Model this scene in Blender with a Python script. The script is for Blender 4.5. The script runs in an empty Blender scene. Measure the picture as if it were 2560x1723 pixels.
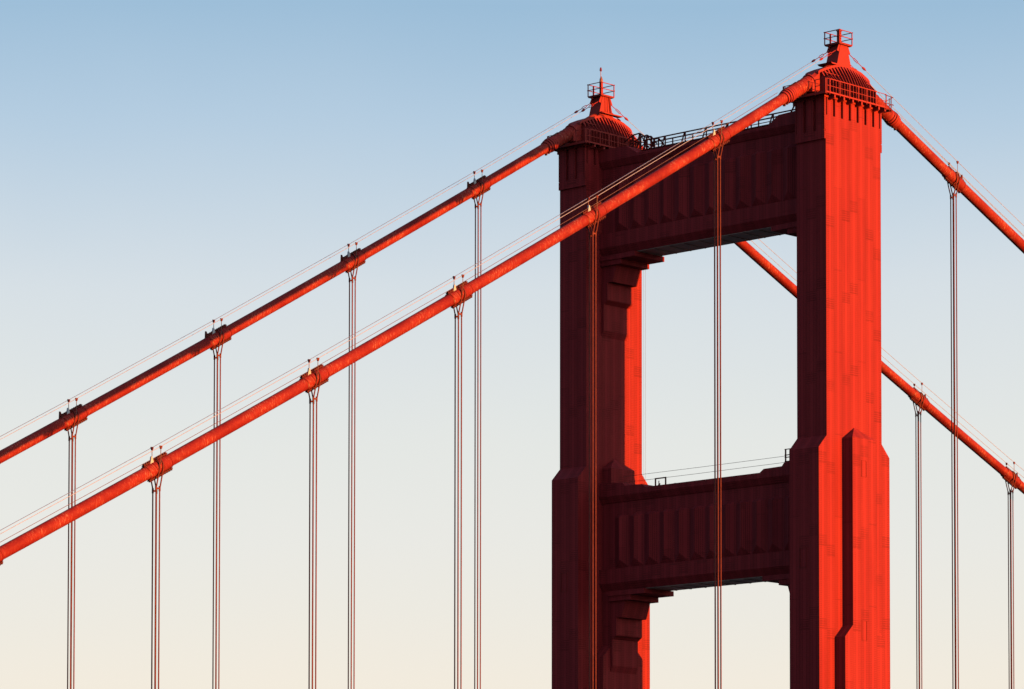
import bpy, bmesh, math, random
from mathutils import Vector, Matrix
random.seed(7)
SC = bpy.context.scene
COL = SC.collection
R = math.radians
ZB = 227.0            # height of the cable saddle above the water
H = 13.716            # half the distance between the two main cables
Y0 = 0.22             # tower axis along the bridge

# ------------------------------------------------------------------ camera
cam = bpy.data.cameras.new('camera')
cam_ob = bpy.data.objects.new('camera', cam)
COL.objects.link(cam_ob)
yaw, pitch, roll = -0.760043, 0.049137, 0.000943
f_ = Vector((math.sin(yaw) * math.cos(pitch), math.cos(yaw) * math.cos(pitch), math.sin(pitch)))
r_ = Vector((math.cos(yaw), -math.sin(yaw), 0))
u_ = r_.cross(f_)
r2 = math.cos(roll) * r_ + math.sin(roll) * u_
u2 = -math.sin(roll) * r_ + math.cos(roll) * u_
M = Matrix((r2, u2, -f_)).transposed().to_4x4()
M.translation = Vector((219.446, -256.463, ZB - 80.627))
cam_ob.matrix_world = M
cam.sensor_fit = 'HORIZONTAL'
cam.sensor_width = 36
cam.lens = 9682.77 / 2560 * 36
cam.shift_x = -4.025 / 2560
cam.shift_y = 1183.4 / 2560
cam.clip_start = 1
cam.clip_end = 60000
SC.camera = cam_ob

# ------------------------------------------------------------------ sun, sky, exposure
SUN_T, SUN_E = 0.095, 0.0298          # direction to the sun is (1, SUN_T, SUN_E)
sd = Vector((1, SUN_T, SUN_E)).normalized()
sun = bpy.data.lights.new('sun', 'SUN')
sun.energy = 5.0
sun.angle = R(0.5)
sun.color = (1.0, 0.26, 0.03)
sun_ob = bpy.data.objects.new('sun', sun)
sun_ob.rotation_euler = sd.to_track_quat('Z', 'Y').to_euler()
sun_ob.location = sd * 300 + Vector((0, 0, ZB))
COL.objects.link(sun_ob)

w = bpy.data.worlds.new('World')
SC.world = w
w.use_nodes = True
nt = w.node_tree
for n in list(nt.nodes):
    nt.nodes.remove(n)
wo = nt.nodes.new('ShaderNodeOutputWorld')
bg = nt.nodes.new('ShaderNodeBackground')
sky = nt.nodes.new('ShaderNodeTexSky')
sky.sky_type = 'NISHITA'
sky.sun_disc = False
sky.sun_elevation = math.asin(sd.z)
sky.sun_rotation = math.atan2(sd.x, sd.y)
sky.altitude = 150
sky.air_density = 1.0
sky.dust_density = 1.0
sky.ozone_density = 1.0
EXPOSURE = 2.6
def lin(c): return tuple((v / 255 / 12.92 if v < 10.3 else ((v / 255 + .055) / 1.055) ** 2.4) for v in c)
wtc = nt.nodes.new('ShaderNodeTexCoord')
wsp = nt.nodes.new('ShaderNodeSeparateXYZ')
nt.links.new(wtc.outputs['Generated'], wsp.inputs[0])      # direction; z is the sine of the elevation
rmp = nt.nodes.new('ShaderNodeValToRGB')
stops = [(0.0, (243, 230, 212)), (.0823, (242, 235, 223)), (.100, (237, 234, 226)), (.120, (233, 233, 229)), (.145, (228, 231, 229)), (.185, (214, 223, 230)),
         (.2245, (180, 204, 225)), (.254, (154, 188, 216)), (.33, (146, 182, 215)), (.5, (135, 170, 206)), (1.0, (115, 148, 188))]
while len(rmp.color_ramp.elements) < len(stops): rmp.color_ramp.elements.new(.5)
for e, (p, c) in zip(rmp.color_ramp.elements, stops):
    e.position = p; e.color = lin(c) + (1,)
# slightly uneven haze: the gradient wavers by a fraction of a degree
wns = nt.nodes.new('ShaderNodeTexNoise'); wns.inputs['Scale'].default_value = 7.0; wns.inputs['Detail'].default_value = 3
nt.links.new(wtc.outputs['Generated'], wns.inputs['Vector'])
wma = nt.nodes.new('ShaderNodeMath'); wma.operation = 'MULTIPLY_ADD'; wma.inputs[1].default_value = .022
nt.links.new(wns.outputs['Fac'], wma.inputs[0]); 
wsb = nt.nodes.new('ShaderNodeMath'); wsb.operation = 'SUBTRACT'; wsb.inputs[1].default_value = .011
nt.links.new(wsp.outputs[2], wsb.inputs[0]); nt.links.new(wsb.outputs[0], wma.inputs[2])
nt.links.new(wma.outputs[0], rmp.inputs[0])
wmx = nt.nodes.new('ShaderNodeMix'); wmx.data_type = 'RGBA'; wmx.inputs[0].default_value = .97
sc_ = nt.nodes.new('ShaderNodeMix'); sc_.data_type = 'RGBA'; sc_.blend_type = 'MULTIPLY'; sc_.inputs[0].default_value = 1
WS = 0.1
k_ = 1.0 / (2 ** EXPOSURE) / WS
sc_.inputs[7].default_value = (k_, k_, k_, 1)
# the sky is brighter and warmer on the side of the sun
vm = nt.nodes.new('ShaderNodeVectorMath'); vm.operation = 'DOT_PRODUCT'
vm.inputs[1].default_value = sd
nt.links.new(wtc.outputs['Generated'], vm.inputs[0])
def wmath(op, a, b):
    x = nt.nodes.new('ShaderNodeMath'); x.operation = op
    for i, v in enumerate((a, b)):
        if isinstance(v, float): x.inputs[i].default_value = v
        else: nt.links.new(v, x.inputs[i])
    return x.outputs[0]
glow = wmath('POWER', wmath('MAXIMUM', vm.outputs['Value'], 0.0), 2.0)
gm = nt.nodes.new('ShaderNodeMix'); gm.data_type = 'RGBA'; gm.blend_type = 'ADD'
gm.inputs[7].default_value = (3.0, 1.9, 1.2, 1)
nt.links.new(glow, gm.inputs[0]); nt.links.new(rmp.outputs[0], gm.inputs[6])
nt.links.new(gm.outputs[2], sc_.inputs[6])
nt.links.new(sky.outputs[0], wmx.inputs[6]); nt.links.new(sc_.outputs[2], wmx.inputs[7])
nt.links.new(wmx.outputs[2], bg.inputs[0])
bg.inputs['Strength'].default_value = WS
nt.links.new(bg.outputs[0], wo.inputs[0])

SC.view_settings.view_transform = 'Standard'
SC.view_settings.look = 'None'
SC.view_settings.exposure = EXPOSURE
SC.view_settings.gamma = 1.0
SC.render.engine = 'CYCLES'
SC.cycles.max_bounces = 6
SC.render.filter_size = 1.2

# ------------------------------------------------------------------ material helpers
def new_mat(name):
    m = bpy.data.materials.new(name)
    m.use_nodes = True
    t = m.node_tree
    b = t.nodes['Principled BSDF']
    return m, t, b

class NB:
    """tiny helper that chains math nodes"""
    def __init__(s, t): s.t = t
    def n(s, kind, **kw):
        x = s.t.nodes.new(kind)
        for k, v in kw.items(): setattr(x, k, v)
        return x
    def m(s, op, a, b=None, c=None):
        x = s.n('ShaderNodeMath', operation=op)
        for i, v in enumerate((a, b, c)):
            if v is None: continue
            if isinstance(v, (int, float)): x.inputs[i].default_value = v
            else: s.t.links.new(v, x.inputs[i])
        return x.outputs[0]
    def mix(s, fac, a, b, blend='MIX'):
        x = s.n('ShaderNodeMix', data_type='RGBA', blend_type=blend)
        for sock, v in ((x.inputs[0], fac), (x.inputs[6], a), (x.inputs[7], b)):
            if isinstance(v, (int, float)): sock.default_value = v
            elif isinstance(v, tuple): sock.default_value = v + (1,) if len(v) == 3 else v
            else: s.t.links.new(v, sock)
        return x.outputs[2]
    def noise(s, vec, scale, detail=3, rough=.55):
        x = s.n('ShaderNodeTexNoise')
        x.inputs['Scale'].default_value = scale
        x.inputs['Detail'].default_value = detail
        x.inputs['Roughness'].default_value = rough
        if vec is not None: s.t.links.new(vec, x.inputs['Vector'])
        return x.outputs['Fac']
    def ramp(s, fac, lo, hi):
        x = s.n('ShaderNodeMapRange')
        x.inputs[1].default_value = lo; x.inputs[2].default_value = hi
        s.t.links.new(fac, x.inputs[0])
        return x.outputs[0]
    def vec(s, x, y, z):
        c = s.n('ShaderNodeCombineXYZ')
        for i, v in enumerate((x, y, z)):
            if isinstance(v, (int, float)): c.inputs[i].default_value = v
            else: s.t.links.new(v, c.inputs[i])
        return c.outputs[0]

ORANGE = (0.26, 0.0125, 0.0065)

def plated_paint(name):
    """riveted steel plates under international orange paint; seams, rivet rows and splices on a 1.067 m cell grid"""
    m, t, b = new_mat(name)
    q = NB(t)
    tc = q.n('ShaderNodeTexCoord').outputs['Object']
    geo = q.n('ShaderNodeNewGeometry')
    sp = q.n('ShaderNodeSeparateXYZ'); t.links.new(tc, sp.inputs[0])
    sn = q.n('ShaderNodeSeparateXYZ'); t.links.new(geo.outputs['True Normal'], sn.inputs[0])
    x, y, z = sp.outputs
    isx = q.m('GREATER_THAN', q.m('ABSOLUTE', sn.outputs[0]), 0.6)
    c = q.m('ADD', q.m('MULTIPLY', isx, y), q.m('MULTIPLY', q.m('SUBTRACT', 1.0, isx), x))
    u = q.m('DIVIDE', q.m('ADD', c, 0.5335 + 32.01), 1.067)
    col = q.m('FLOOR', u)
    fu = q.m('MULTIPLY', q.m('SUBTRACT', u, col), 1.067)            # 0..1.067 inside the cell column
    rnd = q.m('FRACT', q.m('MULTIPLY', q.m('SINE', q.m('MULTIPLY', q.m('ADD', col, isx), 12.9898)), 437.585))
    zz = q.m('ADD', z, q.m('MULTIPLY', rnd, 7.0))
    v = q.m('DIVIDE', zz, 7.0)
    fz = q.m('MULTIPLY', q.m('FRACT', v), 7.0)                       # 0..7 along the plate
    edge = q.m('MINIMUM', fu, q.m('SUBTRACT', 1.067, fu))
    seam_v = q.m('LESS_THAN', edge, 0.030)
    seam_h = q.m('LESS_THAN', fz, 0.05)
    # rivet dots
    du = q.m('ABSOLUTE', q.m('SUBTRACT', edge, 0.15))
    du2 = q.m('ABSOLUTE', q.m('SUBTRACT', edge, 0.32))
    dz = q.m('ABSOLUTE', q.m('SUBTRACT', q.m('FRACT', q.m('ADD', q.m('DIVIDE', z, 0.155), q.m('MULTIPLY', rnd, 17.3))), 0.5))
    dots = q.m('MULTIPLY', q.m('LESS_THAN', q.m('MINIMUM', du, du2), 0.045), q.m('LESS_THAN', dz, 0.27))
    # splice plates: dense rivet rows beside every horizontal joint
    spl = q.m('LESS_THAN', fz, 0.95)
    hatch = q.m('LESS_THAN', q.m('FRACT', q.m('DIVIDE', z, 0.19)), 0.45)
    splice = q.m('MULTIPLY', q.m('MULTIPLY', spl, hatch), q.m('GREATER_THAN', rnd, 0.35))
    dark = q.m('MAXIMUM', q.m('MULTIPLY', seam_v, 0.70), q.m('MULTIPLY', seam_h, 0.5))
    dark = q.m('MAXIMUM', dark, q.m('MULTIPLY', dots, 0.7))
    dark = q.m('MAXIMUM', dark, q.m('MULTIPLY', splice, 0.42))
    n1 = q.noise(q.vec(q.m('MULTIPLY', x, 1.0), q.m('MULTIPLY', y, 1.0), q.m('MULTIPLY', z, .25)), 0.55, 5)
    n2 = q.noise(tc, 3.0, 4, .65)
    base = q.mix(q.ramp(n1, .3, .7), (0.086, 0.0094, 0.0150), (0.108, 0.0132, 0.0180))
    plate = q.m('FRACT', q.m('MULTIPLY', q.m('SINE', q.m('ADD', q.m('MULTIPLY', q.m('FLOOR', v), 7.13), q.m('MULTIPLY', col, 3.71))), 91.7))
    base = q.mix(q.m('MULTIPLY', plate, .32), base, (0.070, 0.0066, 0.0110))
    base = q.mix(q.m('MULTIPLY', q.ramp(n2, .62, .8), .35), base, (0.070, 0.0110, 0.0120))
    streak = q.noise(q.vec(q.m('MULTIPLY', x, 2.2), q.m('MULTIPLY', y, 2.2), q.m('MULTIPLY', z, .09)), 1.0, 5, .65)
    base = q.mix(q.m('MULTIPLY', q.ramp(streak, .50, .72), .18), base, (0.052, 0.0060, 0.0085))
    base = q.mix(dark, base, (0.022, 0.0030, 0.0036))
    t.links.new(base, b.inputs['Base Color'])
    b.inputs['Roughness'].default_value = 0.7
    b.inputs['Specular IOR Level'].default_value = 0.05
    bmp = q.n('ShaderNodeBump'); bmp.inputs['Strength'].default_value = .25; bmp.inputs['Distance'].default_value = .02
    t.links.new(q.m('ADD', q.m('MULTIPLY', dots, .6), q.m('MULTIPLY', n2, .6)), bmp.inputs['Height'])
    t.links.new(bmp.outputs[0], b.inputs['Normal'])
    return m

def plain_paint(name, c0, c1, rough=.6, spec=.08, scale=1.2):
    m, t, b = new_mat(name)
    q = NB(t)
    tc = q.n('ShaderNodeTexCoord').outputs['Object']
    n1 = q.noise(tc, scale, 5, .6)
    n2 = q.noise(tc, scale * 6, 3, .6)
    base = q.mix(q.ramp(n1, .3, .7), c0, c1)
    base = q.mix(q.m('MULTIPLY', q.ramp(n2, .6, .8), .3), base, tuple(v * .5 for v in c0))
    t.links.new(base, b.inputs['Base Color'])
    b.inputs['Roughness'].default_value = rough
    b.inputs['Specular IOR Level'].default_value = spec
    return m

def cable_paint(name):
    """wrapped main cable: glossy orange paint, chalked and scuffed in patches along its length"""
    m, t, b = new_mat(name)
    q = NB(t)
    tc = q.n('ShaderNodeTexCoord').outputs['Object']
    sp = q.n('ShaderNodeSeparateXYZ'); t.links.new(tc, sp.inputs[0])
    x, y, z = sp.outputs
    big = q.noise(tc, .35, 4, .6)
    streak = q.noise(q.vec(q.m('MULTIPLY', x, 1.3), q.m('MULTIPLY', y, 5.0), q.m('MULTIPLY', z, 1.3)), 2.2, 5, .7)
    fine = q.noise(tc, 6.0, 5, .7)
    base = q.mix(q.ramp(big, .3, .7), (0.056, 0.0042, 0.0065), (0.092, 0.0098, 0.0095))
    base = q.mix(q.m('MULTIPLY', q.ramp(fine, .45, .75), .6), base, (0.104, 0.0150, 0.0110))
    grime = q.noise(q.vec(q.m('MULTIPLY', x, 1.0), q.m('MULTIPLY', y, .6), z), 1.4, 5, .65)
    base = q.mix(q.m('MULTIPLY', q.ramp(grime, .52, .72), .40), base, (0.036, 0.0050, 0.0060))
    chalk = q.m('MULTIPLY', q.ramp(streak, .53, .66), q.ramp(big, .40, .56))
    base = q.mix(q.m('MULTIPLY', chalk, .55), base, (0.170, 0.120, 0.11))
    t.links.new(base, b.inputs['Base Color'])
    b.inputs['Roughness'].default_value = 0.6
    b.inputs['Specular IOR Level'].default_value = 0.06
    wv = q.m('SINE', q.m('MULTIPLY', y, 60.0))
    bmp = q.n('ShaderNodeBump'); bmp.inputs['Strength'].default_value = .25; bmp.inputs['Distance'].default_value = .012
    t.links.new(q.m('ADD', q.m('MULTIPLY', wv, .3), fine), bmp.inputs['Height'])
    t.links.new(bmp.outputs[0], b.inputs['Normal'])
    return m

MAT = dict(
    plate=plated_paint('riveted_plate_paint'),
    paint=plain_paint('orange_paint', (0.088, 0.0105, 0.0125), (0.106, 0.0130, 0.0145)),
    cable=cable_paint('cable_paint'),
    rope=plain_paint('rope_paint', (0.034, 0.010, 0.011), (0.058, 0.015, 0.015), .6, .08, 3),
    bolts=plain_paint('dark_bolt_paint', (0.022, 0.005, 0.006), (0.036, 0.006, 0.007), .6, .08, 4),  # plain dark maroon, well below the orange, for flanges, spreaders and brackets
    seam=plain_paint('weathered_seam_paint', (0.050, 0.006, 0.007), (0.065, 0.008, 0.009)),
    wire=plain_paint('galvanised_wire', (0.10, 0.14, 0.25), (0.14, 0.19, 0.32), .5, .2, 3),
    dark_wire=plain_paint('dark_wire', (0.04, 0.025, 0.025), (0.055, 0.035, 0.035), .5, .2, 3),
    pale=plain_paint('pale_bracket_paint', (0.10, 0.17, 0.25), (0.14, 0.22, 0.3), .5, .3, 5),
    soffit=plain_paint('grey_soffit', (0.06, 0.057, 0.057), (0.15, 0.14, 0.135), .6, .3, .35),  # uneven grey tone on the strut undersides
    rail=plain_paint('dark_rail_paint', (0.03, 0.004, 0.005), (0.045, 0.005, 0.006), .6, .08, 3),
    lamp=plain_paint('red_lamp_glass', (0.05, 0.003, 0.004), (0.06, 0.004, 0.004), .2, .3, 8),
    grey=plain_paint('aluminium_mast', (0.06, 0.03, 0.03), (0.09, 0.045, 0.045), .45, .3, 5),
)

# ------------------------------------------------------------------ mesh helpers
class MB:
    def __init__(s, dz=0.0):
        s.bm = bmesh.new(); s.dz = dz
    def v(s, p):
        return s.bm.verts.new((p[0], p[1], p[2] + s.dz))
    def face(s, vs):
        try: return s.bm.faces.new(vs)
        except ValueError: return None
    def box(s, x0, x1, y0, y1, z0, z1):
        s.loft([[(x0, y0, z0), (x1, y0, z0), (x1, y1, z0), (x0, y1, z0)],
                [(x0, y0, z1), (x1, y0, z1), (x1, y1, z1), (x0, y1, z1)]])
    def loft(s, rings, cap=True, close=True):
        vr = [[s.v(p) for p in r] for r in rings]
        n = len(vr[0])
        for a, b in zip(vr, vr[1:]):
            for i in range(n if close else n - 1):
                j = (i + 1) % n
                s.face((a[i], a[j], b[j], b[i]))
        if cap:
            s.face(vr[0][::-1]); s.face(vr[-1])
    def prism_x(s, prof, x0, x1):        # profile in (y, z)
        s.loft([[(x0, y, z) for y, z in prof], [(x1, y, z) for y, z in prof]])
    def prism_y(s, prof, y0, y1):        # profile in (x, z)
        s.loft([[(x, y0, z) for x, z in prof], [(x, y1, z) for x, z in prof]])
    def bar(s, a, b, wd, ht=None):
        a, b = Vector(a), Vector(b); ht = ht or wd
        d = (b - a).normalized()
        up = Vector((0, 0, 1)) if abs(d.z) < .95 else Vector((0, 1, 0))
        sx = d.cross(up).normalized() * wd / 2; sy = sx.cross(d).normalized() * ht / 2
        s.loft([[p - sx - sy, p + sx - sy, p + sx + sy, p - sx + sy] for p in (a, b)])
    def tube(s, pts, r, seg=12, cap=True, rs=None):
        pts = [Vector(p) for p in pts]
        rings = []
        ref = None
        for i, p in enumerate(pts):
            d = (pts[min(i + 1, len(pts) - 1)] - pts[max(i - 1, 0)]).normalized()
            if ref is None:
                ref = Vector((1, 0, 0)) if abs(d.x) < .8 else Vector((0, 1, 0))
            a = (ref - d * ref.dot(d)).normalized(); ref = a
            b = d.cross(a)
            rr = rs[i] if rs else r
            rings.append([p + (a * math.cos(2 * math.pi * k / seg) + b * math.sin(2 * math.pi * k / seg)) * rr for k in range(seg)])
        s.loft(rings, cap)
    def build(s, name, mat, parent=None, smooth=None, loc=None):
        bmesh.ops.recalc_face_normals(s.bm, faces=s.bm.faces)
        me = bpy.data.meshes.new(name)
        s.bm.to_mesh(me); s.bm.free()
        me.materials.append(MAT[mat] if isinstance(mat, str) else mat)
        o = bpy.data.objects.new(name, me)
        COL.objects.link(o)
        if parent: o.parent = parent
        if loc: o.location = loc
        if smooth is not None:
            for p in me.polygons: p.use_smooth = True
            try: me.set_sharp_from_angle(angle=R(smooth))
            except AttributeError: pass
        return o

def tag(o, label=None, cat=None, group=None, kind=None):
    for k, v in (('label', label), ('category', cat), ('group', group), ('kind', kind)):
        if v: o[k] = v
    return o

def empty(name, loc, parent=None):
    o = bpy.data.objects.new(name, None); o.location = loc
    o.empty_display_size = 1
    COL.objects.link(o)
    if parent: o.parent = parent
    return o

def copy_tree(o, parent=None):
    c = o.copy(); COL.objects.link(c); c.parent = parent
    for ch in list(o.children): copy_tree(ch, c)
    return c

# ------------------------------------------------------------------ the setting: water of the strait
mw, t, b = new_mat('strait_water')
q = NB(t)
tc = q.n('ShaderNodeTexCoord').outputs['Object']
t.links.new(q.mix(q.noise(tc, .004, 4), (0.008, 0.018, 0.024), (0.016, 0.030, 0.036)), b.inputs['Base Color'])
b.inputs['Roughness'].default_value = .25
bmp = q.n('ShaderNodeBump'); bmp.inputs['Strength'].default_value = .5; bmp.inputs['Distance'].default_value = .6
t.links.new(q.noise(tc, .12, 6, .6), bmp.inputs['Height'])
t.links.new(bmp.outputs[0], b.inputs['Normal'])
m = MB(); rings = 26000
m.loft([[(-rings, -rings, 0), (rings, -rings, 0), (rings, rings, 0), (-rings, rings, 0)]] * 1, cap=False)
m.face([m.bm.verts[i] for i in range(4)] if m.bm.verts.ensure_lookup_table() is None else [])
water = m.build('water', mw)
tag(water, kind='structure')

# ------------------------------------------------------------------ the tower
C = 1.067                     # steel cell
tower = empty('bridge_tower', (0, Y0, 0))
tag(tower, 'orange red riveted steel bridge tower with two legs joined by two fluted struts', 'bridge tower')
DZ = ZB

def build_leg():
    m = MB(DZ)
    def ring(z, a, b): return [(-a, -b, z), (a, -b, z), (a, b, z), (-a, b, z)]
    m.loft([ring(-227, 1.6, 4.8), ring(-33.5, 1.6, 4.8), ring(-32.4, 1.6, 3.733), ring(-5.15, 1.6, 3.733)])
    m.loft([ring(-5.148, 1.40, 3.733), ring(-3.6, 1.40, 3.733)])
    leg = m.build('leg', 'plate', tower)
    for s in (-1, 1):
        m = MB(DZ)
        def pr(z, w, xo=2.667): return [(s * 1.58, -w, z), (s * xo, -w, z), (s * xo, w, z), (s * 1.58, w, z)]
        m.loft([pr(-227, 2.667), pr(-49.4, 2.667), pr(-48.36, 1.6), pr(-32.43, 1.6), [(s * 1.58, -1.6, -32.40), (s * 1.6, -.05, -31.39), (s * 1.6, .05, -31.39), (s * 1.58, 1.6, -32.40)]])
        m.build('pilaster', 'plate', leg)
    def frame(axis, s, off, u0, u1, z0, z1):
        m = MB(DZ)
        t = .03
        def seg(a0, a1, b0, b1):
            lo_, hi = sorted((s * off, s * (off + .035)))
            if axis == 'x': m.box(lo_, hi, a0, a1, b0, b1)
            else: m.box(a0, a1, lo_, hi, b0, b1)
        seg(u0, u0 + t, z0, z1); seg(u1 - t, u1, z0, z1); seg(u0 + t, u1 - t, z0, z0 + t); seg(u0 + t, u1 - t, z1 - t, z1)
        m.build('access_hatch', 'seam', leg)
    for s in (-1, 1):
        frame('x', s, 2.669, -.42, .24, -35.7, -34.3)
        frame('x', s, 2.669, -.42, .24, -49.6, -47.9)
        frame('y', s, 4.802, -.45, .25, -43.6, -41.9)
    # capital: proud plates with slots at the cell joints
    m = MB(DZ)
    P = .18
    X, Y = 1.6 + P, 3.733 + P
    zt, zs, zs2, zb = -3.66, -5.15, -6.45, -7.2
    for s in (-1, 1):
        ya, yb = sorted((s * 3.736, s * Y))
        m.box(-1.6, 1.6, ya, yb, zb, zs2 - .06)
        m.box(-1.55, 1.55, ya, yb - .03 if s > 0 else yb, zs2 - .06, zs2)
        xa, xb = sorted((s * 1.402, s * 1.6))
        for k in range(7):
            yc = (k - 3) * C
            m.box(xa, xb, yc - .5335 + .2, yc + .5335 - .2, zs, zt)
        m.box(xa, xb, -3.73, -3.73 + .06, zs, zt)
        m.box(xa, xb, 3.73 - .06, 3.73, zs, zt)
        ya, yb = sorted((s * 3.736, s * Y))
        for k in range(3):
            xc = (k - 1) * C
            m.box(xc - .37, xc + .37, ya, yb, zs2, zt)
        for e in (-1, 1):
            xa2, xb2 = sorted((e * 1.50, e * 1.6))
            m.box(xa2, xb2, ya, yb, zs2, zt)
    m.build('capital', 'plate', leg)
    m = MB(DZ)
    m.box(-1.68, 1.68, -3.99, 3.99, -3.66, -3.50)
    m.box(-1.74, 1.74, -4.04, 4.04, -3.50, -3.43)
    m.build('cornice', 'paint', leg)
    return leg

def arch_z(y):
    pts = [(-3.75, -1.42), (-3.37, -1.15), (-2.44, -.76), (-1.51, -.43), (-.6, -.17), (.3, -.10), (1.0, -.18), (2.25, -.40), (3.19, -.78), (3.45, -1.0)]
    for (a, za), (b_, zb_) in zip(pts, pts[1:]):
        if y <= b_: return za + (zb_ - za) * (y - a) / (b_ - a)
    return pts[-1][1]

def build_saddle_housing():
    ys = [-3.6 + i * .2 for i in range(36)]
    m = MB(DZ)
    prof = [(y, arch_z(y)) for y in ys]
    m.prism_x(prof + [(y, z - .16) for y, z in prof[::-1]], -.62, .62)
    m.prism_x([(ys[0], -3.42)] + [(y, z - .162) for y, z in prof] + [(ys[-1], -3.42)], -.30, .30)
    for ye in (ys[0], ys[-1]):
        m.box(-.60, .60, ye + (.002 if ye < 0 else -.12), ye + (.12 if ye < 0 else -.002), -3.42, arch_z(ye) - .17)
    root = m.build('saddle_housing', 'paint', tower)
    # rim plate along the arch
    m = MB(DZ)
    lo = [(y, arch_z(y) - .20) for y in ys]
    for s in (-1, 1):
        xa, xb = sorted((s * .622, s * .72))
        m.prism_x([(y, z + .03) for y, z in prof] + lo[::-1], xa, xb)
    m.build('arch_rim', 'paint', root)
    # fins: thin plates flaring from the arch to the platform
    for k in range(17):
        y = -3.12 + k * .39
        z0 = arch_z(y)
        for s in (-1, 1):
            m = MB(DZ)
            pr = [(.32, z0 - .17), (.66, z0 - .17), (.76, z0 - .26), (.98, z0 - .62), (1.24, z0 - 1.06), (1.6, -2.0), (1.62, -3.40), (.32, -3.40)]
            if z0 - 1.06 < -1.75: pr[4] = (1.34, -1.75)
            m.prism_y([(s * a, z) for a, z in pr], y - .022, y + .022)
            # outer flange of the fin, wide at the top and tapering
            rg = []
            for (a, z), wdt in zip(pr[1:7], (.16, .13, .05, .026, .024, .024)):
                rg.append([(s * (a + .004), y - wdt, z), (s * (a + .024), y - wdt, z + .008), (s * (a + .024), y + wdt, z + .008), (s * (a + .004), y + wdt, z)])
            m.loft(rg)
            m.build('fin', 'paint', root)
    m = MB(DZ)
    for s in (-1, 1):
        for (x, z) in ((1.02, -1.32), (1.63, -2.0)):
            m.bar((s * x, -3.15, z), (s * x, 3.15, z), .05)
    m.build('tie_bar', 'paint', root)
    # cable entry hoods
    for s, sl in ((-1, .58), (1, .45)):
        m = MB(DZ)
        ya, yb = 3.3, 4.3
        def rg(y, a, top, bot): return [(-a, s * y, bot), (a, s * y, bot), (a, s * y, top - .25), (a * .55, s * y, top), (-a * .55, s * y, top), (-a, s * y, top - .25)]
        m.loft([rg(ya, .62, arch_z(s * 3.3) + .06, -2.9), rg(3.8, .60, -sl * 3.8 + .72, -3.0), rg(yb, .58, -sl * yb + .66, -sl * yb - .62)])
        m.build('cable_hood', 'paint', root)
    return root

def build_platform():
    m = MB(DZ)
    zt, zb = -3.34, -3.42
    m.box(1.30, 2.3, -4.6, 3.75, zb, zt)
    m.box(-2.3, -1.30, -4.6, 3.75, zb, zt)
    m.box(-1.30, 1.30, -4.6, -3.0, zb, zt)
    for s in (-1, 1):
        m.bar((s * 2.31, -4.6, -3.43), (s * 2.31, 3.75, -3.43), .06, .12)
    m.bar((-2.3, -4.61, -3.47), (2.3, -4.61, -3.47), .07, .2)
    root = m.build('maintenance_platform', 'paint', tower)
    py = [-4.5, -4.1, -2.7, -1.45, -.25, .9, 2.16, 3.6]
    for s in (-1, 1):
        m = MB(DZ)
        for y in py:
            m.bar((s * 2.33, y, -3.62), (s * 2.33, y, -2.3), .065)
        for z in (-2.3, -2.88):
            m.bar((s * 2.33, -4.5, z), (s * 2.33, 3.6, z), .045)
        m.build('railing', 'paint', root)
        for y in (-3.3, -2.05, -.85, .35, 1.5, 2.7, 3.55):
            m = MB(DZ)
            m.prism_y([(s * 1.605, -3.43), (s * 2.27, -3.43), (s * 2.27, -3.76), (s * 1.605, -3.86)], y - .09, y + .09)
            m.build('bracket', 'paint', root)
    m = MB(DZ)
    for e in (-1, 1):
        m = MB(DZ)
        for x in (e * 1.2, e * 2.3):
            m.bar((x, -4.62, -3.6), (x, -4.62, -2.3), .075)
        for z in (-2.3, -2.85):
            m.bar((e * 2.3, -4.62, z), (e * 1.2, -4.62, z), .05)
        m.build('railing', 'paint', root)
    m = MB(DZ)      # small landing with a bent rail where the cable walk starts
    for s in (-1, 1):
        x = s * 2.2
        m.bar((x, 3.6, -2.3), (x, 4.75, -2.36), .05)
        m.bar((x, 4.45, -2.34), (x, 4.45, -3.7), .06)
        m.bar((x, 3.6, -3.0), (x, 4.8, -3.02), .05)
        m.bar((x, 3.6, -3.4), (x, 4.7, -2.95), .045)
        m.bar((x, 4.2, -2.5), (x, 4.2, -3.6), .045)
        m.bar((x, 3.6, -2.9), (x, 4.6, -2.42), .045)
        m.bar((x - s * .5, 3.7, -3.46), (x - s * .5, 4.7, -3.5), .9, .06)
    m.build('landing_rail', 'rail', root)
    return root

def build_beacon_base():
    m = MB(DZ)
    def rg(z, a, b): return [(-a, -b, z), (a, -b, z), (a, b, z), (-a, b, z)]
    m.loft([rg(-.6, .64, 1.02), rg(-.2, .63, .97), rg(1.6, .60, .45)])
    root = m.build('beacon_base', 'paint', tower)
    m = MB(DZ)
    m.box(-.80, .80, -.86, .86, 1.60, 1.68)
    m.box(-.84, .84, -.90, .90, 1.68, 1.74)
    m.build('top_plate', 'paint', root)
    m = MB(DZ)
    for x in (-.8, .8):
        for y in (-.86, .86):
            m.bar((x, y, 1.74), (x, y, 2.82), .07)
    for z in (2.26, 2.80):
        for s in (-1, 1):
            m.bar((s * .8, -.94, z), (s * .8, .94, z), .058)
            m.bar((-.9, s * .86, z), (.9, s * .86, z), .058)
    m.bar((-.25, .5, 1.74), (-.25, .5, 2.55), .06)
    m.bar((-.55, -.4, 1.74), (-.55, -.4, 2.72), .16, .06)
    m.build('cage_rail', 'paint', root)
    for s in (-1, 1):          # gussets the hand ropes are made fast to
        for x in (-.52, .52):
            m = MB(DZ)
            m.prism_x([(s * .47, 1.58), (s * .66, 1.58), (s * .92, 1.02), (s * .62, .98)], x - .05, x + .05)
            m.build('rope_gusset', 'paint', root)
    return root

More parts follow.
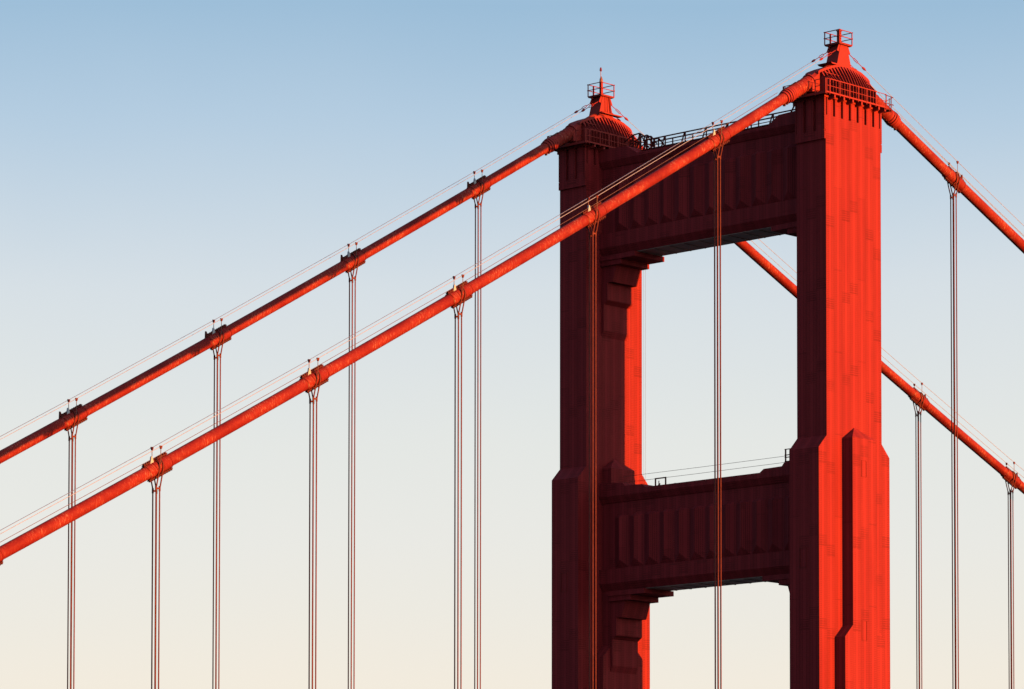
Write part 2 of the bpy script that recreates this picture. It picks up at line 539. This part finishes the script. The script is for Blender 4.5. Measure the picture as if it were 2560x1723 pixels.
leg_r = build_leg(); leg_r.location.x = H
leg_l = copy_tree(leg_r, tower); leg_l.location.x = -H
hs_r = build_saddle_housing(); hs_r.location.x = H
hs_l = copy_tree(hs_r, tower); hs_l.location.x = -H
pf_r = build_platform(); pf_r.location.x = H
pf_l = copy_tree(pf_r, tower); pf_l.location.x = -H
bb_r = build_beacon_base(); bb_r.location.x = H
bb_l = copy_tree(bb_r, tower); bb_l.location.x = -H
m = MB(DZ)
m.loft([[(-.75, -1.75, -.30), (.75, -1.75, -.30), (.75, -.9, -.30), (-.75, -.9, -.30)], [(-.75, -1.95, -.18), (.75, -1.95, -.18), (.75, -.9, -.18), (-.75, -.9, -.18)]])
m.build('ledge', 'paint', bb_r)
m = MB(DZ)
m.loft([[(.5, -1.0, -.02), (1.0, -1.0, -.02), (1.0, 1.75, -.02), (.5, 1.75, -.02)], [(.5, -1.0, .08), (1.02, -1.0, .08), (1.02, 1.85, .08), (.5, 1.85, .08)]])
m.build('ledge', 'paint', bb_l)
m = MB(DZ)
for e in (-.16, .16):
    m.bar((.69, e, -1.0), (.62, e * .9, 1.6), .05)
for i in range(9):
    z = -.8 + i * .28
    m.bar((.67 - .012 * i, -.16, z), (.67 - .012 * i, .16, z), .035)
for e in (.52, .40):
    m.bar((.72, e + .25, -.9), (.66, e - .06, 1.6), .055)
m.build('ladder', 'paint', bb_l)

# ---------------------------------------------------------------- struts
def build_strut(name_z, top_prof, xl, soff, pil):
    """name_z: z of the dark band top; the strut hangs between the leg faces at +-xl"""
    z0 = name_z
    YF, YW = 2.05, 1.64
    m = MB(DZ)
    def half(s):
        return [(s * YF, z0), (s * 1.72, z0 - .55), (s * YW, z0 - .58), (s * YW, z0 - 6.46), (s * YF, z0 - 6.5), (s * YF, z0 - 7.78), (s * 1.62, z0 - 8.42)]
    prof = half(-1) + half(1)[::-1]
    m.prism_x(prof, -xl, xl)
    strut = m.build('portal_strut', 'plate', tower)
    # top edge with raised ends
    m = MB(DZ)
    tp = [(-xl, z0 + .002)] + [(-x, z) for x, z in top_prof[::-1]] + [(x, z) for x, z in top_prof] + [(xl, z0 + .002)]
    m.prism_y(tp, -YF, YF)
    m.build('parapet', 'plate', strut)
    # ribs on both faces
    for s in (-1, 1):
        for k in range(12):
            xc = (k - 5.5) * 1.765
            m = MB(DZ)
            wv = .87
            zb_, zt_ = z0 - 6.46, z0 - 1.62
            A = lambda x, y, z: (x, s * y, z)
            rg = [[A(xc - wv, YW - .02, zb_), A(xc, YW + .001, zb_), A(xc + wv, YW - .02, zb_)],
                  [A(xc - wv, YW - .02, zb_ + .02), A(xc, YF - .01, zb_ + .74), A(xc + wv, YW - .02, zb_ + .02)],
                  [A(xc - wv, YW - .02, zt_ - .25), A(xc, YF - .01, zt_ - .35), A(xc + wv, YW - .02, zt_ - .25)],
                  [A(xc - wv, YW - .02, zt_ - .2), A(xc, YW + .001, zt_), A(xc + wv, YW - .02, zt_ - .2)]]
            m.loft(rg)
            m.build('rib', 'plate', strut)
    m = MB(DZ)
    m.box(-xl + .3, xl - .3, -1.58, 1.58, z0 - 8.47, z0 - 8.423)
    for i in range(14):
        x = -xl + 1.0 + i * (2 * xl - 2) / 13
        m.box(x - .05, x + .05, -1.5, 1.5, z0 - 8.52, z0 - 8.472)
    m.build('soffit', 'soffit', strut)
    # stepped corbels below each end; offsets measured from the face that carries them
    zs = z0 - 8.47
    for s in (-1, 1):
        f0 = xl - pil                                   # face of the leg or of its pilaster
        def X(d): return s * (f0 - d)
        def blk(name, d_t, d_b, zt_, zb_, hw, d_s=None, zsl=None):
            m = MB(DZ)
            pr = [(X(-.05), zt_), (X(d_t), zt_), (X(d_b), zb_)]
            if zsl is not None: pr += [(X(d_s), zsl), (X(-.05), zsl)]
            else: pr += [(X(-.05), zb_)]
            m.prism_y(pr, -hw, hw)
            m.build(name, 'plate', strut)
        blk('corbel_plate', 4.25, 4.25, zs - .003, zs - .45, 2.0)
        blk('corbel_plate', 2.53, 2.53, zs - .453, zs - .90, 1.9)
        blk('corbel_block', 1.76, 1.28, zs - .903, zs - 2.36, 1.66)
        blk('corbel_block', .72, .72, zs - 2.363, zs - 3.93, 1.70, .25, zs - 4.27)
        blk('corbel_block', .25, .25, zs - 4.273, zs - 6.62, 1.69, .0, zs - 7.18)
    return strut

XL = H - 1.6
up = build_strut(-4.90, [(0.01, -4.62), (7.55, -4.62), (8.75, -3.86), (11.2, -3.78), (XL, -3.78)], XL, True, 0)
lo = build_strut(-35.07, [(0.01, -34.60), (6.55, -34.60), (7.0, -34.31), (9.02, -34.27), (9.3, -33.96), (XL, -33.80)], XL, True, C)

# catwalk railing on the upper strut, stairs and frames at its ends
m = MB(DZ)
px = [-7.7, -5.55, -3.2, -.75, 1.75, 4.4, 6.9]
for yy in (-.5, .5):
    m.bar((-8.2, yy, -3.22), (9.9, yy, -3.22), .10)
    m.bar((-8.0, yy, -3.82), (9.0, yy, -3.82), .06)
    for x in px:
        m.bar((x, yy, -4.62), (x, yy, -3.22), .09)
        if yy < 0: m.bar((x - .62, yy, -4.5), (x - .08, yy, -3.22), .09)
m.box(-8.6, 9.2, -.55, .55, -4.10, -4.03)
for x in [i * 1.3 - 7.5 for i in range(13)]:
    m.box(x - .06, x + .06, -.5, .5, -4.6, -4.1)
m.build('catwalk_railing', 'rail', up)
for yy in (-.55, .45):
    m = MB(DZ)
    P = [(-10.4, -3.0), (-9.3, -2.55), (-8.55, -2.5), (-7.75, -3.02), (-7.2, -2.98), (-6.5, -3.75)]
    for a, b_ in zip(P, P[1:]): m.bar((a[0], yy, a[1]), (b_[0], yy, b_[1]), .10)
    P2 = [(-9.9, -3.75), (-8.9, -3.25), (-8.1, -3.4), (-7.3, -4.1)]
    for a, b_ in zip(P2, P2[1:]): m.bar((a[0], yy, a[1]), (b_[0], yy, b_[1]), .08)
    for x, za, zb_ in ((-9.3, -3.8, -2.55), (-8.55, -3.9, -2.5), (-8.0, -4.2, -2.85), (-7.2, -4.6, -2.98), (-7.75, -4.6, -3.0)):
        m.bar((x, yy, za), (x, yy, zb_), .09)
    m.bar((-9.3, yy, -2.6), (-9.9, yy, -3.75), .08); m.bar((-8.6, yy, -2.6), (-8.9, yy, -3.8), .08)
    m.bar((-8.55, yy, -2.55), (-7.2, yy, -4.3), .08); m.bar((-7.75, yy, -3.1), (-8.3, yy, -4.4), .07)
    m.build('stair_rail', 'rail', up)
for yy in (-.55, .45):
    m = MB(DZ)
    m.bar((8.6, yy, -3.9), (9.5, yy, -2.55), .10)
    m.bar((9.5, yy, -2.55), (11.9, yy, -2.55), .09)
    m.bar((9.65, yy, -3.8), (9.65, yy, -2.55), .12)
    m.bar((10.3, yy, -3.8), (10.3, yy, -2.5), .07)
    m.bar((10.3, yy, -2.95), (11.9, yy, -2.95), .06)
    m.bar((10.3, yy, -3.15), (11.9, yy, -3.15), .08)
    m.bar((11.5, yy, -3.8), (11.5, yy, -2.5), .07)
    m.build('stair_rail', 'rail', up)
# frames on the lower strut
m = MB(DZ)
for x in (-7.1, -5.9): m.bar((x, -.1, -34.62), (x, -.1, -33.62), .10)
m.bar((-7.15, -.1, -33.64), (-5.85, -.1, -33.64), .10)
m.bar((-6.7, -.1, -34.62), (-6.7, -.1, -33.85), .06); m.bar((-6.75, -.1, -34.35), (-6.6, -.1, -34.1), .12)
m.bar((-8.2, -.1, -34.62), (-6.75, -.1, -34.42), .05)
m.build('marker_frame', 'rail', lo)
m = MB(DZ)
for x in (7.85, 8.35): m.bar((x, -.1, -34.3), (x, -.1, -32.5), .10)
for z in (-32.5, -33.0, -33.2, -33.55): m.bar((7.75, -.1, z), (8.5, -.1, z), .07)
m.build('ladder_cage', 'rail', lo)
m = MB(DZ)
m.box(2.8, 2.95, -.4, .3, -34.60, -34.48)
m.box(-3.6, -3.4, -1.6, -1.4, -34.60, -34.50)
m.build('lamp_bracket', 'rail', lo)

# ------------------------------------------------------------------ main cables
S1, C1 = 0.58103, 3.48626e-4          # side span, towards the camera
S2, C2 = 0.45094, 3.4966e-4           # main span
def cab(y):
    return S1 * y + C1 * y * y if y < 0 else -S2 * y + C2 * y * y
def slope(y):
    return S1 + 2 * C1 * y if y < 0 else -S2 + 2 * C2 * y
RC = .455

def build_cable():
    root = empty('main_cable', (0, 0, ZB))
    m = MB()
    ys = [-210 + i * 2.5 for i in range(169)]
    m.tube([(0, y, cab(y)) for y in ys], RC, 28)
    m.build('cable', 'cable', root, smooth=50)
    for y0_, y1_ in ((-6.0, -3.75), (7.0, 4.0)):
        m = MB()
        m.tube([(0, y0_, cab(y0_)), (0, (y0_ + y1_) / 2, cab((y0_ + y1_) / 2)), (0, y1_, cab(y1_))], .585, 28)
        d = 1 if y1_ > y0_ else -1
        sl = m.build('sleeve', 'cable', root, smooth=50)
        m = MB()
        for yy, r, wd in ((y1_, .70, .10), (y1_ - d * .5, .61, .07), (y1_ - d * 1.0, .61, .05), (y1_ - d * 1.5, .61, .05)):
            m.tube([(0, yy - wd / 2, cab(yy - wd / 2)), (0, yy + wd / 2, cab(yy + wd / 2))], r, 28)
        m.build('ring', 'paint', sl, smooth=40)
        m = MB()
        n = .5 * d
        for a, b_, r in ((-1.15, -.95, .55), (-.9, -.74, .62), (-.68, -.50, .66), (-.42, -.26, .63), (-.2, .02, .60)):
            ya, yb = y0_ + d * a, y0_ + d * b_
            m.tube([(0, ya, cab(ya)), (0, yb, cab(yb))], r, 28)
        m.build('collar', 'paint', root, smooth=40)
        m = MB()
        for sg in (-1, 1):
            for i in range(9):
                yy = y0_ + d * (-1.05 + i * (.19 if sg > 0 else .34))
                z = cab(yy) + sg * .60
                m.box(-.11, .11, yy - .06, yy + .06, z - .12, z + .12)
            m.bar((0, y0_ - d * 1.1, cab(y0_ - d * 1.1) + sg * .60), (0, y0_ + d * (.5 if sg > 0 else 1.7), cab(y0_ + d * (.5 if sg > 0 else 1.7)) + sg * .60), .16, .10)
        m.build('bolt_flange', 'bolts', root)
    return root

cable_r = build_cable(); cable_r.location.x = H
tag(cable_r, 'thick orange main cable on the nearer leg, running in front of the tower', 'bridge cable', 'main suspension cables')
cable_l = copy_tree(cable_r); cable_l.location.x = -H
tag(cable_l, 'thick orange main cable on the farther leg, passing behind the nearer leg', 'bridge cable', 'main suspension cables')

# ------------------------------------------------------------------ suspenders
def build_suspender():
    root = empty('suspender', (0, 0, ZB))
    m = MB()
    m.tube([(0, -1.12, 0), (0, -1.05, 0), (0, -.3, 0), (0, .3, 0), (0, 1.25, 0), (0, 1.32, 0)], .52, 28, rs=[.47, .497, .497, .505, .497, .47])
    for y in (-1.05, -.36, 0.0, .36, 1.2):
        m.tube([(0, y - .03, 0), (0, y + .03, 0)], .522, 28)
    clamp = m.build('clamp', 'cable', root, smooth=40)
    for s in (-1, 1):
        m = MB()
        m.box(-.13, .13, -1.12, 1.32, s * .565 - .04, s * .565 + .04)
        for i in range(11):
            y = -1.0 + i * .222
            m.box(-.10, .10, y - .05, y + .05, s * .565 - .13, s * .565 + .11)
        m.build('bolt_flange', 'bolts', clamp)
    for y in (-.17, .17):
        pts = [(.17, y, -175), (.17, y, -20), (.17, y, -1.62), (.18, y, -1.5), (.36, y, -.85), (.56, y, -.05)]
        for k in range(1, 8):
            a = math.pi * k / 8
            pts.append((.57 * math.cos(a), y, .62 * math.sin(a)))
        pts += [(-.56, y, -.05), (-.36, y, -.85), (-.18, y, -1.5), (-.17, y, -1.62), (-.17, y, -20), (-.17, y, -175)]
        m = MB()
        m.tube(pts, .051, 8)
        m.build('rope', 'rope', root, smooth=60)
    for x, dz in ((-.17, -.08), (.17, .08)):
        m = MB()
        m.box(x - .05, x + .05, -.17, .17, -1.62 + dz, -1.5 + dz)
        for y in (-.17, .17):
            m.tube([(x, y, -1.74 + dz), (x, y, -1.38 + dz)], .075, 8)
        m.build('spreader_clamp', 'bolts' if x < 0 else 'rope', root)
    for x in (-.47, .47):
        m = MB()
        m.tube([(x, 0, .2), (x, 0, 1.42)], .026, 6)
        st = m.build('stanchion', 'dark_wire', root)
        m = MB()
        m.prism_x([(-.05, 1.28), (.05, 1.28), (.12, 1.46), (.10, 1.52), (-.10, 1.52), (-.12, 1.46)], x - .05, x + .05)
        m.build('rope_clip', 'rope', st)
    return root

proto = build_suspender()
m = MB(); m.prism_x([(-.22, .45), (.12, .45), (-.02, .95), (-.12, .98)], -.08, .06)
br_pale = m.build('wire_bracket', 'pale')
m = MB(); m.prism_x([(-.20, .45), (.14, .45), (-.08, .96), (-.18, .98)], -.06, .06)
br_dark = m.build('wire_bracket', 'bolts')
ORD = ['first', 'second', 'third', 'fourth', 'fifth', 'sixth']
OFF_L, OFF_R, SP = 15.730, 16.366, 15.24
first = [True]
def place(side, sgn, k, label):
    o = proto if first[0] else copy_tree(proto); first[0] = False
    y = (-(OFF_L + (k - 1) * SP)) if sgn < 0 else OFF_R + (k - 1) * SP
    o.location = (side * H, y, ZB + cab(y))
    for ch in o.children:
        if ch.name.split('.')[0] == 'clamp': ch.rotation_euler = (math.atan(slope(y)), 0, 0)
    src, yb = (br_pale, -.45) if (side > 0 and sgn < 0) else (br_dark, -1.15 if sgn < 0 else 1.0)
    c = src.copy(); COL.objects.link(c); c.parent = o; c.location = (.08 if side > 0 else 0, yb, slope(y) * yb)
    if sgn > 0: c.rotation_euler = (0, 0, math.pi)
    tag(o, label, 'suspender', 'suspender ropes hanging from the main cables')
for k in range(1, 7):
    place(1, -1, k, 'suspender ropes on the nearer main cable, %s left of tower%s' % (ORD[k - 1], {1: ', crossing the struts', 2: ', crossing the farther leg', 6: ', at the frame edge'}.get(k, '')))
for k in range(1, 5):
    place(-1, -1, k, 'suspender ropes on the farther main cable, %s left of the farther leg' % ORD[k - 1])
place(1, 1, 1, 'four dark suspender ropes clamped to the nearer main cable, right of the tower')
for k in range(1, 5):
    place(-1, 1, k, 'dark suspender ropes on the farther main cable, ' + {1: 'seen in the gap between the legs', 2: 'hidden behind the nearer leg', 3: 'nearest the right side of the nearer leg', 4: 'cut close to the right frame edge'}[k])
for b_ in (br_pale, br_dark):
    bpy.data.objects.remove(b_)

# ------------------------------------------------------------------ hand ropes above the cables
def hand_rope(side, sgn, x, label, zoff=1.47, low=False, mat='wire'):
    root = empty('hand_rope', (side * H, 0, ZB))
    m = MB()
    pts = []
    if low:
        nodes = [-(OFF_L + k * SP) for k in range(-1, 13)] if sgn < 0 else [OFF_R + k * SP for k in range(0, 12)]
        nodes[0] = sgn * 8.0
        pts = [(x, y, cab(y) + zoff) for y in nodes]
        m.tube(pts, .020, 6)
        m.build('line', mat, root)
    else:
        y_a = Y0 + sgn * .84
        nodes = [-(OFF_L + k * SP) for k in range(0, 12)] if sgn < 0 else [OFF_R + k * SP for k in range(0, 12)]
        a = Vector((x * .9, y_a, 1.08)); b = Vector((x, nodes[0], cab(nodes[0]) + zoff))
        d = (b - a); L = d.length; d.normalize()
        e = a + d * 2.6
        pts = [tuple(e), tuple(b)] + [(x, y, cab(y) + zoff) for y in nodes[1:]]
        m.tube(pts, .022, 6)
        m.build('line', mat, root)
        m = MB()
        m.tube([a, a + d * .75], .035, 6)
        sx = d.cross(Vector((1, 0, 0))).normalized() * .075
        m.tube([a + d * .72, a + d * .80 + sx, a + d * 1.35 + sx, a + d * 1.45], .032, 6)
        m.tube([a + d * .72, a + d * .80 - sx, a + d * 1.35 - sx, a + d * 1.45], .032, 6)
        m.tube([a + d * 1.4, a + d * 2.1], .03, 6)
        m.tube([a + d * 2.0, a + d * 2.2, a + d * 2.4, a + d * 2.62], .1, 8, rs=[.03, .10, .10, .03])
        m.build('turnbuckle', 'paint', root)
    tag(root, label, 'hand rope', 'hand ropes along the main cables')
for side, sgn, nm in ((1, -1, 'nearer cable left of the tower'), (-1, -1, 'farther cable left of the tower'),
                      (1, 1, 'nearer cable right of the tower'), (-1, 1, 'farther cable right of the tower')):
    for x in (-.47, .47):
        hand_rope(side, sgn, x, 'thin pale hand rope on the %s side of the %s' % ('back' if x < 0 else 'front', nm))
hand_rope(1, -1, .05, 'single low wire just above the nearer cable left of the tower', .80, True, 'dark_wire')
hand_rope(1, 1, .05, 'single low wire just above the nearer cable right of the tower', .86, True, 'wire')

# ------------------------------------------------------------------ small things on the tower
root = empty('aviation_beacon', (-H + .62, Y0 - .66, ZB + 1.74))
m = MB(); m.box(-.10, .10, -.13, .13, 0, 1.02); m.build('post', 'paint', root)
m = MB()
m.tube([(0, 0, 1.02), (0, 0, 1.12), (0, 0, 1.36), (0, 0, 1.48), (0, 0, 1.62)], .18, 12, rs=[.16, .17, .15, .10, .05])
m.build('lamp', 'grey', root, smooth=40)
m = MB(); m.tube([(-.05, 0, 1.5), (-.05, 0, 2.14)], .03, 8); m.build('mast', 'grey', root)
m = MB(); m.tube([(-.05, 0, 2.10), (-.05, 0, 2.15), (-.05, 0, 2.30), (-.05, 0, 2.42), (-.05, 0, 2.45)], .1, 10, rs=[.07, .11, .10, .07, .05]); m.build('mast_lamp', 'lamp', root, smooth=40)
tag(root, 'slim beacon mast with small red lamp on the farther tower top', 'beacon')
root = empty('beacon_cabinet', (H + .60, Y0 - .64, ZB + 1.74))
m = MB(); m.box(-.13, .13, -.15, .15, 0, .96); m.build('cabinet', 'paint', root)
m = MB(); m.box(-.19, .19, -.21, .21, .96, 1.02); m.build('lid', 'paint', root)
m = MB()
for z in (.72, .86, .3): m.box(.131, .155, -.06, .1, z, z + .05)
m.build('hinge', 'rail', root)
tag(root, 'tall orange beacon cabinet in the railed cage of the nearer tower top', 'cabinet')

for i, (z, lab) in enumerate(((-33.08, 'upper'), (-33.62, 'lower'))):
    m = MB(); m.tube([(-10.9, -.1, z - .02), (-2, -.1, z - .03), (7.85, -.1, z)], .018, 6)
    o = m.build('safety_line', 'dark_wire', None, loc=(0, Y0, ZB))
    tag(o, '%s of the two thin dark lines strung above the lower strut' % lab, 'safety line', 'safety lines above the lower strut')
for dx, lab in ((0, 'left'), (.22, 'right')):
    m = MB(); m.tube([(0, 0, 0), (0, 0, -21.0)], .009, 6)
    o = m.build('hanging_line', 'dark_wire', None, loc=(-H + 1.6 + 1.45 + dx, Y0 + 2.35, ZB - 13.4))
    tag(o, '%s of two very thin lines hanging beside the sunlit inner face of the farther leg' % lab, 'hanging line', 'hanging lines beside the farther leg')
